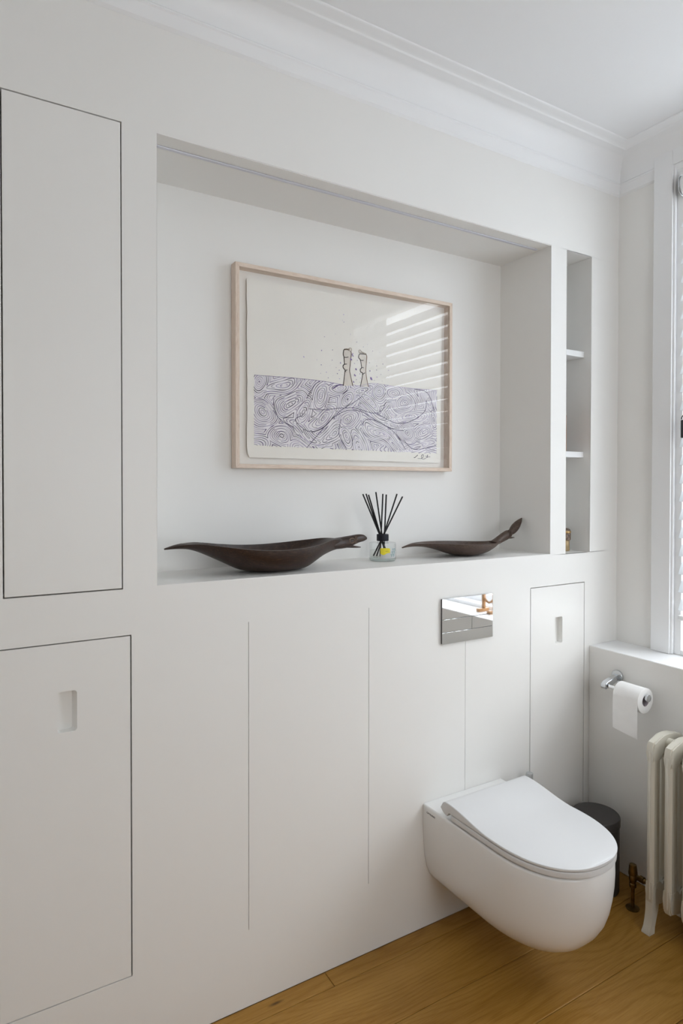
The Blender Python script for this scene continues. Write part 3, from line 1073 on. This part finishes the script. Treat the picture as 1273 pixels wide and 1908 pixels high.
YS = 0.150
b2 = thing('carved_bowl', 'small brown carved wooden bowl with an upturned leaf handle, beside the reed diffuser', 'bowl', (1.70, YS, SZ), 'carved wooden bowls on the niche shelf')
so_ = (-1.70, -YS, -SZ)
st = [(1.402, 1.3335, 1.3365, .004, 0, 1), (1.425, 1.3370, 1.3425, .010, 0, 1), (1.46, 1.3375, 1.3485, .022, 0, 1), (1.50, 1.3345, 1.3490, .038, .001, 1), (1.54, 1.3265, 1.3475, .056, .008, 1), (1.585, 1.3145, 1.3455, .076, .020, 1),
      (1.63, 1.300, 1.3430, .092, .030, .9), (1.665, 1.2930, 1.3415, .100, .036, .8), (1.70, 1.2914, 1.3400, .103, .038, .75), (1.745, 1.2914, 1.3380, .098, .036, .8), (1.785, 1.2955, 1.3365, .085, .030, .9), (1.825, 1.306, 1.3355, .063, .018, 1), (1.86, 1.3185, 1.3365, .038, .004, 1), (1.885, 1.328, 1.3405, .022, 0, 1)]
obj('hull', boat(B(), resample(st, 56), YS), 'palewood2', b2, 50, so_)
neck = [(1.862, 1.3315, .008, .026), (1.885, 1.3385, .0135, .020), (1.905, 1.3475, .0165, .017), (1.925, 1.3560, .0185, .016), (1.944, 1.3635, .0190, .0165), (1.956, 1.3670, .0165, .016), (1.962, 1.369, .010, .012)]
obj('handle', spine(B(), resample(neck, 24), YS), 'palewood2', b2, 50, so_)
barb = [(1.945, 1.352, .006, .012), (1.965, 1.350, .004, .008), (1.984, 1.3495, .0012, .003)]
obj('handle_barb', spine(B(), barb, YS), 'palewood2', b2, 50, so_)
leaf = [(1.958, 1.366, .009, .010), (1.972, 1.377, .0150, .015), (1.986, 1.390, .0175, .017), (2.000, 1.403, .0160, .015), (2.013, 1.415, .0115, .011), (2.022, 1.424, .0065, .006), (2.028, 1.431, .0012, .002)]
lf = obj('leaf_tip', spine(B(), resample(leaf, 24), YS), 'palewood2', b2, 50, so_)
bm = B()
for dz in (0, .010):
    tube(bm, [(1.940 + dz + .003 * math.sin(a), YS - .0172 * math.cos(a), 1.364 + dz * .5 + .020 * math.sin(a)) for a in np.linspace(-1.2, 1.2, 9)], .0016, 6)
obj('carved_collar', bm, 'palewood2', b2, 50, so_)

# ------------------------------------------------------------------ reed diffuser
DX, DY = 1.3265, 0.170
df = thing('reed_diffuser', 'clear glass reed diffuser with black sticks and a yellow label', 'diffuser', (DX, DY, SZ))
R0 = 0.0495
bm = B()
lathe(bm, [(R0 - .003, 0), (R0, .003), (R0, .064), (R0 - .0025, .0665), (.022, .0675), (.0185, .069), (.0185, .072)], n=48, cap1=False)
bt = obj('bottle', bm, 'bottle_glass', df, 40)
bm = B()
lathe(bm, [(R0 - .0035, .0008), (R0 - .0015, .003), (R0 - .0015, .0115), (R0 - .004, .013)], n=48)
obj('bottle_base', bm, 'thick_glass', bt, 40)
bm = B()
lathe(bm, [(R0 - .0032, .0135), (R0 - .0032, .038)], n=40)
obj('scented_oil', bm, 'oil', bt, 40)
bm = B()
lathe(bm, [(.0215, .0722), (.0222, .073), (.0222, .0955), (.0205, .097), (.012, .097), (.012, .085)], n=40)
obj('collar', bm, 'black', df, 35)
# curved label on the glass
VA = math.atan2(-1.7553 - DY, -DX)   # direction towards the middle of the room


def wrap(u, h, e=.0004):
    a = VA + u / R0
    return ((R0 + e) * math.cos(a), (R0 + e) * math.sin(a), h)


bm = B()
rowsL = [[bm.verts.new(wrap(u, h)) for h in (.0115, .030, .0495)] for u in np.linspace(-.008, .058, 18)]
for a, b in zip(rowsL, rowsL[1:]):
    for k in range(2):
        bm.faces.new((a[k], b[k], b[k + 1], a[k + 1]))
bmesh.ops.solidify(bm, geom=bm.faces[:], thickness=.0002)
lb = obj('label', bm, 'label_white', df, 40)
bm = B()
N = 16
cent = []
for i in range(N):
    u = -.008 + .036 * i / (N - 1)
    lo = .0300 - .0055 * math.sin(PI * min(1, (i / (N - 1)) / .62)) + (.0015 if i > 10 else 0)
    hi = .0495 - (.002 * ((i - 11) / 4) ** 2 if i > 11 else 0)
    cent.append([bm.verts.new(wrap(u, h, .0008)) for h in (lo, (lo + hi) / 2, hi)])
for a, b in zip(cent, cent[1:]):
    for k in range(2):
        bm.faces.new((a[k], b[k], b[k + 1], a[k + 1]))
obj('yellow_print', bm, 'label_yellow', lb, 40)
bm = B()
for k in range(6):
    u0, h0 = .034 + .0035 * k, .017 + .010 * ((k * 7) % 3)
    tube(bm, [wrap(u0, h0, .0009), wrap(u0 + .003, h0 + .005, .0009), wrap(u0 + .002, h0 + .011, .0009)], .0011, 5)
    tube(bm, [wrap(u0 - .003, h0 + .009, .0009), wrap(u0 + .003, h0 + .004, .0009)], .0010, 5)
obj('leaf_print', bm, 'label_teal', lb)
bm = B()
for k, (a, b) in enumerate(((.011, .037), (.0135, .0375), (.016, .0372), (.0185, .0378), (.021, .0372))):
    tube(bm, [wrap(a, b + .0018, .0012), wrap(a + .0008, b, .0012), wrap(a + .0016, b + .0016, .0012)], .00035, 4)
obj('lettering', bm, 'print', lb)
# eight reeds: upper end and lower end in the plane facing the room
ra = Vector((-math.sin(VA), math.cos(VA), 0))
fa = Vector((math.cos(VA), math.sin(VA), 0))
reeds = [(-.073, .245, -.018, .018, .004), (-.0615, .246, -.012, .012, -.006), (-.0525, .2425, .012, .006, .010), (-.0255, .2525, .008, -.01, -.012), (.0005, .2455, -.010, -.004, .014), (.013, .2435, .004, .012, -.004), (.0525, .246, -.022, .010, .006), (.0735, .236, -.034, -.008, .0)]
for tx, tz, bxx, tdep, bdep in reeds:
    p0 = ra * bxx + fa * bdep + Vector((0, 0, .016))
    p1 = ra * tx + fa * tdep + Vector((0, 0, tz))
    # pass through the collar
    k = (.090 - .016) / (tz - .016)
    mid = p0.lerp(p1, k)
    corr = Vector((mid.x, mid.y, 0))
    lim = .0095
    if corr.length > lim:
        sh = corr * (1 - lim / corr.length)
        p0 = p0 - sh / (1 - k)
        if Vector((p0.x, p0.y, 0)).length > .043:
            q = Vector((p0.x, p0.y, 0)).normalized() * .043
            p0 = Vector((q.x, q.y, .016))
            pc = corr.normalized() * lim + Vector((0, 0, .090))
            p0 = pc + (pc - p1) * ((.090 - .016) / (tz - .090))
    obj('reed', tube(B(), [p0, p1], .0027, 8), 'reed', df, 40)

# ------------------------------------------------------------------ things in the narrow niche
t = thing('patterned_flask', 'small dark patterned flask with gold neck in the foot of the narrow niche', 'flask', (2.211, 0.076, 1.2882))
bm = B()
lathe(bm, [(.017, 0), (.019, .004), (.0185, .044), (.022, .047)], n=28)
obj('foot', bm, 'flask_tan', t, 40)
bm = B()
lathe(bm, [(.0222, .047), (.0235, .050), (.0235, .074), (.022, .077)], n=28)
obj('body', bm, 'flask_dark', t, 40)
bm = B()
lathe(bm, [(.024, .0772), (.025, .079), (.025, .085), (.023, .087)], n=28)
obj('gold_ring', bm, 'cap_gold', t, 40)
bm = B()
lathe(bm, [(.022, .0872), (.022, .091), (.016, .096), (.006, .099)], n=28)
obj('cap', bm, 'flask_dark', t, 40)
t = thing('brown_bottle', 'slim red-brown bottle mostly hidden on the lower shelf of the narrow niche', 'bottle', (2.1625, 0.068, 1.7127))
bm = B()
lathe(bm, [(.026, 0), (.029, .003), (.029, .150), (.024, .165), (.012, .178), (.012, .190)], n=28)
obj('body', bm, 'amber', t, 40)
bm = B()
lathe(bm, [(.0145, .1902), (.0145, .212), (.013, .214)], n=24)
obj('cap', bm, 'blackplastic', t, 40)

# ------------------------------------------------------------------ flush plate
fp = thing('flush_plate', 'mirror-polished chrome flush plate with two buttons above the toilet', 'flush plate', (1.585, 0, 0.998))
FA0, FA1, FB1 = -.123, .123, .164
obj('back_frame', box(B(), FA0 + .002, FA1 - .002, -.0083, -.0002, .002, FB1 - .002), 'darkgap', fp)
for nm, a0, a1, c0, c1, pr_ in (('cover', FA0, FA1, .0897, FB1, .0090), ('button', FA0, .0182, .0425, .0881, .0090), ('button', .0200, FA1, .0425, .0881, .0090), ('cover', FA0, FA1, 0, .0409, .0090)):
    obj(nm, box(B(), a0, a1, -pr_, -.0084, c0, c1, .00025, 1), 'chrome', fp)

# ------------------------------------------------------------------ toilet
TX = 1.5745
tt = thing('toilet', 'white wall-hung toilet with closed slim lid', 'toilet', (TX, 0, 0))


def dshape(hw, yb, yf, n=40, L=None, ex=2.3):
    L = min(.245, (yb - yf) * .62) if L is None else L
    ys = yf + L
    half = []
    for k in range(n + 1):                                # tip -> shoulder on the + side
        a = PI / 2 * k / n
        half.append((hw * math.sin(a) ** (2 / ex), ys - L * math.cos(a) ** (2 / ex)))
    for k in range(1, 11):
        half.append((hw, ys + (yb - ys) * k / 10))
    return [(-x, y) for x, y in half[::-1]] + half[1:]


levels = [(.4435, .183, -.577), (.4432, .1865, -.5815), (.4405, .1892, -.585), (.436, .1902, -.586), (.40, .1905, -.587), (.36, .190, -.585), (.32, .188, -.580), (.28, .1845, -.572), (.245, .180, -.560),
          (.215, .172, -.543), (.190, .161, -.521), (.170, .146, -.495), (.155, .127, -.465), (.146, .104, -.432), (.141, .075, -.392), (.139, .04, -.33)]
bm = B()
loft(bm, [[(x, y, z) for x, y in dshape(hw, -.001, yf)] for z, hw, yf in levels])
bowl = obj('bowl', bm, 'ceramic', tt, 45)
cd = bpy.data.curves.new('maker_mark', 'FONT')
cd.body = 'CATALANO'
cd.size = .0085
cd.extrude = .0002
cd.align_x = 'CENTER'
to = bpy.data.objects.new('tmp_text', cd)
C.objects.link(to)
bpy.context.view_layer.update()
me = bpy.data.meshes.new_from_object(to.evaluated_get(bpy.context.evaluated_depsgraph_get()))
bpy.data.objects.remove(to)
mk = obj('maker_mark', me, 'print', tt)
mk.rotation_euler = (PI / 2, 0, -PI / 2)
mk.location = (-.1907, -.045, .4195)


def dlid(name, mat, yb, yf, hw, ztop, zbot, r, parent, n=56):
    """closed D slab whose top and underside heights follow y"""
    L = .245
    ys = yf + L
    yy = [yb - (yb - ys) * k / 24 for k in range(24)] + [ys - L * math.sin(PI / 2 * k / n) for k in range(n + 1)]
    loops = []
    for y in yy:
        if y >= ys:
            w = hw
        else:
            w = hw * max(0.0, 1 - ((ys - y) / L) ** 2.3) ** (1 / 2.3)
        w = max(w, .0012)
        zt, zb = ztop(y), zbot(y)
        rr = min(r, (zt - zb) * .45, w * .5)
        Lp = []
        for cx_, cz_, a0 in ((w - rr, zt - rr, 0), (-w + rr, zt - rr, 90), (-w + rr, zb + rr, 180), (w - rr, zb + rr, 270)):
            for k in range(5):
                a = math.radians(a0 + 22.5 * k)
                Lp.append((cx_ + rr * math.cos(a), y, cz_ + rr * math.sin(a)))
        loops.append(Lp)
    bm = B()
    loft(bm, loops)
    return obj(name, bm, mat, parent, 35)


def sstep(a, b, x):
    t = max(0, min(1, (x - a) / (b - a)))
    return t * t * (3 - 2 * t)


HB = -.098


def lid_top(y):
    base = .4785 + .0235 * sstep(-.33, -.135, y)
    if y > -.126:
        base -= .034 * (1 - math.sqrt(max(0, 1 - ((y + .126) / .0285) ** 2)))
    return base


def lid_bot(y):
    base = .4702
    if y > -.135:
        base -= .014 * sstep(-.165, -.125, y)
        base += .022 * (1 - math.sqrt(max(0, 1 - ((y + .135) / .0375) ** 2)))
    return base


dlid('lid', 'seatplastic', HB, -.5935, .1912, lid_top, lid_bot, .003, tt)
dlid('seat', 'seatplastic', -.150, -.5920, .1900, lambda y: .4675, lambda y: .4490, .004, tt)
obj('hinge_block', box(B(), -.15, .15, -.158, -.112, .4436, .4536, .003), 'seatplastic', tt)

# ------------------------------------------------------------------ toilet brush and bin
t = thing('toilet_brush', 'grey toilet brush, its handle top peeping over the lid corner', 'toilet brush', (1.855, -.058, 0))
bm = B()
lathe(bm, [(.040, 0.0005), (.043, .003), (.043, .33), (.041, .333)], n=36)
obj('holder', bm, 'brush', t, 40)
bm = B()
lathe(bm, [(.011, .3335), (.011, .43), (.0135, .432), (.0135, .463), (.0125, .465)], n=28)
obj('handle', bm, 'brush', t, 40)
t = thing('pedal_bin', 'small round charcoal bin standing in the corner behind the toilet', 'bin', (2.114, -.160, 0))
bm = B()
lathe(bm, [(.083, .0005), (.086, .004), (.086, .252)], n=56)
obj('body', bm, 'binbody', t, 40)
bm = B()
lathe(bm, [(.0865, .2525), (.0890, .255), (.0890, .281), (.0865, .2855), (.055, .2885), (.0005, .2895)], n=56)
obj('lid', bm, 'binlid', t, 40)

# ------------------------------------------------------------------ paper holder and roll
HZ, HBX = .769, 2.200
t = thing('paper_holder', 'chrome toilet paper holder fixed to the low boxed-out wall', 'paper holder', (LX, -.139, HZ))
bm = B()
lathe(bm, [(.0245, -.0002), (.0245, -.009), (.023, -.011)], (0, 0, .026), 36, 0)
obj('rosette', bm, 'satin', t, 40)
bm = B()
arm = [(-.004, .036), (-.004, .014), (-.070, -.010), (-.088, -.012), (-.094, -.004), (-.092, .008), (-.080, .016)]
prism(bm, arm, -.011, .013, 1, .002)
obj('arm', bm, 'satin', t, 40)
bm = B()
lathe(bm, [(.0075, -.0135), (.0075, -.175)], (HBX - LX, 0, 0), 24, 1)
obj('bar', bm, 'chrome', t, 40)
bm = B()
lathe(bm, [(.0128, -.1752), (.0140, -.1762), (.0140, -.184), (.0128, -.185)], (HBX - LX, 0, 0), 28, 1)
obj('bar_end', bm, 'satin', t, 40)
RZ = HZ - .0132
t = thing('toilet_roll', 'white toilet roll with a sheet hanging loose from the holder', 'toilet roll', (HBX, -.256, RZ))
bm = B()
prof = [(.0205, .054), (.0455, .054), (.0475, .0525), (.0475, -.0525), (.0455, -.054), (.0205, -.054), (.0205, .054)]
loft(bm, [circ((0, h, 0), r, 48, 1) for r, h in prof], False, False)
obj('roll', bm, 'tissue', t, 40)
bm = B()
loft(bm, [circ((0, h, 0), r, 36, 1) for r, h in [(.0203, .0535), (.0203, -.0535), (.0195, -.0535), (.0195, .0535), (.0203, .0535)]], False, False)
obj('core', bm, 'cardboard', t, 40)
path = [(.0478 * math.cos(a), .0478 * math.sin(a)) for a in np.linspace(math.radians(110), math.radians(180), 12)]
path += [(-.0480 - .0015 * math.sin(k / 6 * PI), -.137 * k / 6) for k in range(1, 7)]
inner_p = [(a + .0006 * (-math.cos(t) if i < 12 else 1), z - .0006 * (math.sin(t) if i < 12 else 0)) for i, ((a, z), t) in enumerate(zip(path, list(np.linspace(math.radians(110), math.radians(180), 12)) + [0] * 6))]
bm = B()
loft(bm, [[(a, y, z + (.013 * (y + .052) / .104 if z < -.13 else 0)) for a, z in path + inner_p[::-1]] for y in np.linspace(-.052, .052, 5)])
obj('hanging_sheet', bm, 'tissue', t)

# ------------------------------------------------------------------ radiator
rad = thing('column_radiator', 'cream cast-iron column radiator under the window ledge', 'radiator', (2.14, -.425, 0))
RX0, RX1, RZB, RZT = 2.052 - 2.14, 2.232 - 2.14, .098, .687


def oct_col(bm, xa, xb, w, z0, z1, ch=.007):
    pts = [(xa + ch, -w / 2), (xa, -w / 2 + ch * 1.3), (xa, w / 2 - ch * 1.3), (xa + ch, w / 2), (xb - ch, w / 2), (xb, w / 2 - ch * 1.3), (xb, -w / 2 + ch * 1.3), (xb - ch, -w / 2)]
    loft(bm, [[(a, b, z) for a, b in pts] for z in (z0, z1)])


def section(foot):
    bm = B()
    w = .029
    cw = .044
    gaps = (RX1 - RX0 - 3 * cw) / 2
    for k in range(3):
        xa = RX0 + k * (cw + gaps)
        oct_col(bm, xa + .0006, xa + cw - .0006, w - .0016, RZB + .03, RZT - .05)
        if k == 0 or k == 2:   # raised bead on the outer face
            xb = RX0 - .0025 if k == 0 else RX1 - .004
            box(bm, xb, xb + .0065, -.004, .004, RZB + .02, RZT - .05, .002)
    crown = [(RX0, RZT - .056), (RX0, RZT - .030), (RX0 + .006, RZT - .017), (RX0 + .020, RZT - .011), (RX0 + .06, RZT - .002), (0, RZT), (RX1 - .06, RZT - .002), (RX1 - .020, RZT - .011), (RX1 - .006, RZT - .017), (RX1, RZT - .030), (RX1, RZT - .056)]
    arch = []
    for k in (1, 0):
        x0 = RX0 + cw + k * (cw + gaps)
        for a in np.linspace(0, PI, 7):
            arch.append((x0 + gaps / 2 + gaps / 2 * math.cos(a), RZT - .085 + .028 * math.sin(a)))
    prism(bm, crown + [(RX1, RZT - .085)] + arch + [(RX0, RZT - .085)], -w / 2, w / 2, 1, .005, 2)
    base = [(RX0, RZB + .05), (RX0, RZB + .012), (RX0 + .008, RZB), (RX0 + .05, RZB - .004), (RX1 - .05, RZB - .004), (RX1 - .008, RZB), (RX1, RZB + .012), (RX1, RZB + .05)]
    arch = []
    for k in (1, 0):
        x0 = RX0 + cw + k * (cw + gaps)
        for a in np.linspace(0, PI, 7):
            arch.append((x0 + gaps / 2 + gaps / 2 * math.cos(a), RZB + .082 - .026 * math.sin(a)))
    prism(bm, base + [(RX1, RZB + .082)] + arch + [(RX0, RZB + .082)], -w / 2, w / 2, 1, .005, 2)
    for z in (RZT - .035, RZB + .032):
        lathe(bm, [(.021, -.032), (.021, .032)], (0, 0, z), 20, 1)
    if foot:
        for s in (-1, 1):
            x = RX0 if s < 0 else RX1
            loops = []
            for z, o, dep, ww in ((RZB + .028, -.0008, .042, .0265), (.075, 0.000, .034, .0268), (.045, .004, .026, .028), (.022, .011, .026, .028), (.006, .019, .030, .031), (.0008, .019, .030, .030)):
                xo = x + s * o
                xi = xo - s * dep
                a, b = sorted((xo, xi))
                loops.append([(a, -ww / 2, z), (b, -ww / 2, z), (b, ww / 2, z), (a, ww / 2, z)])
            loft(bm, loops)
    me = bpy.data.meshes.new('radiator_section')
    bmesh.ops.recalc_face_normals(bm, faces=bm.faces)
    bm.to_mesh(me)
    bm.free()
    return me


m_end, m_mid = section(True), section(False)
NS = 11
for k in range(NS):
    obj('section', m_end if k in (0, NS - 1) else m_mid, 'radiator', rad, 40, (0, -.0645 * k, 0))
bm = B()
lathe(bm, [(.018, .0325), (.018, .040), (.012, .042), (.012, .046)], (0, 0, RZB + .032), 20, 1)
obj('end_bush', bm, 'radiator', rad, 40)

vt = thing('radiator_valve', 'antique brass radiator valve on a pipe rising from the oak floor', 'valve', (2.118, -.318, 0))
bm = B()
lathe(bm, [(.0065, .001), (.0065, .092)], n=20)
obj('pipe', bm, 'brass', vt, 40)
bm = B()
lathe(bm, [(.024, .0006), (.024, .003), (.010, .006), (.0068, .0065)], n=32)
obj('pipe_collar', bm, 'brass', vt, 40)
bm = B()
lathe(bm, [(.010, .080), (.0125, .082), (.0125, .094), (.0105, .096), (.0115, .100), (.0135, .108), (.0135, .120), (.011, .124)], n=28)
lathe(bm, [(.0075, .0), (.0075, -.014), (.012, -.0145), (.012, -.030), (.0085, -.0305), (.0085, -.056)], (.022, 0, .112), 20, 1)
tube(bm, [(0, -.002, .112), (.012, -.006, .112), (.022, -.012, .112)], .0085, 14)
obj('valve_body', bm, 'brass', vt, 40)
bm = B()
lathe(bm, [(.0115, .1245), (.0155, .127), (.0160, .134), (.0135, .158), (.0120, .164), (.0085, .1655)], n=32)
obj('valve_head', bm, 'brass', vt, 40)

# ------------------------------------------------------------------ small stand on the ledge (seen mirrored in the flush plate)
t = thing('wooden_stand', 'small wooden stand on the window ledge, mirrored in the flush plate', 'stand', (2.405, -.790, LZ + .0014))
obj('foot_bar', box(B(), -.045, .030, -.012, .012, 0, .018, .002), 'easel', t)
obj('foot_bar', box(B(), -.045, .030, .068, .092, 0, .018, .002), 'easel', t)
obj('upright', box(B(), -.008, .008, -.008, .008, .0182, .20, .002), 'easel', t)
obj('upright', box(B(), -.008, .008, .072, .088, .0182, .20, .002), 'easel', t)
obj('crossbar', box(B(), -.006, .006, .0082, .0718, .105, .125, .002), 'easel', t)
bm = B()
tube(bm, [(0, .0083, .070), (0, .025, .056), (0, .040, .052), (0, .055, .058), (0, .0717, .072)], .006, 10)
obj('curved_rail', bm, 'easel', t, 40)
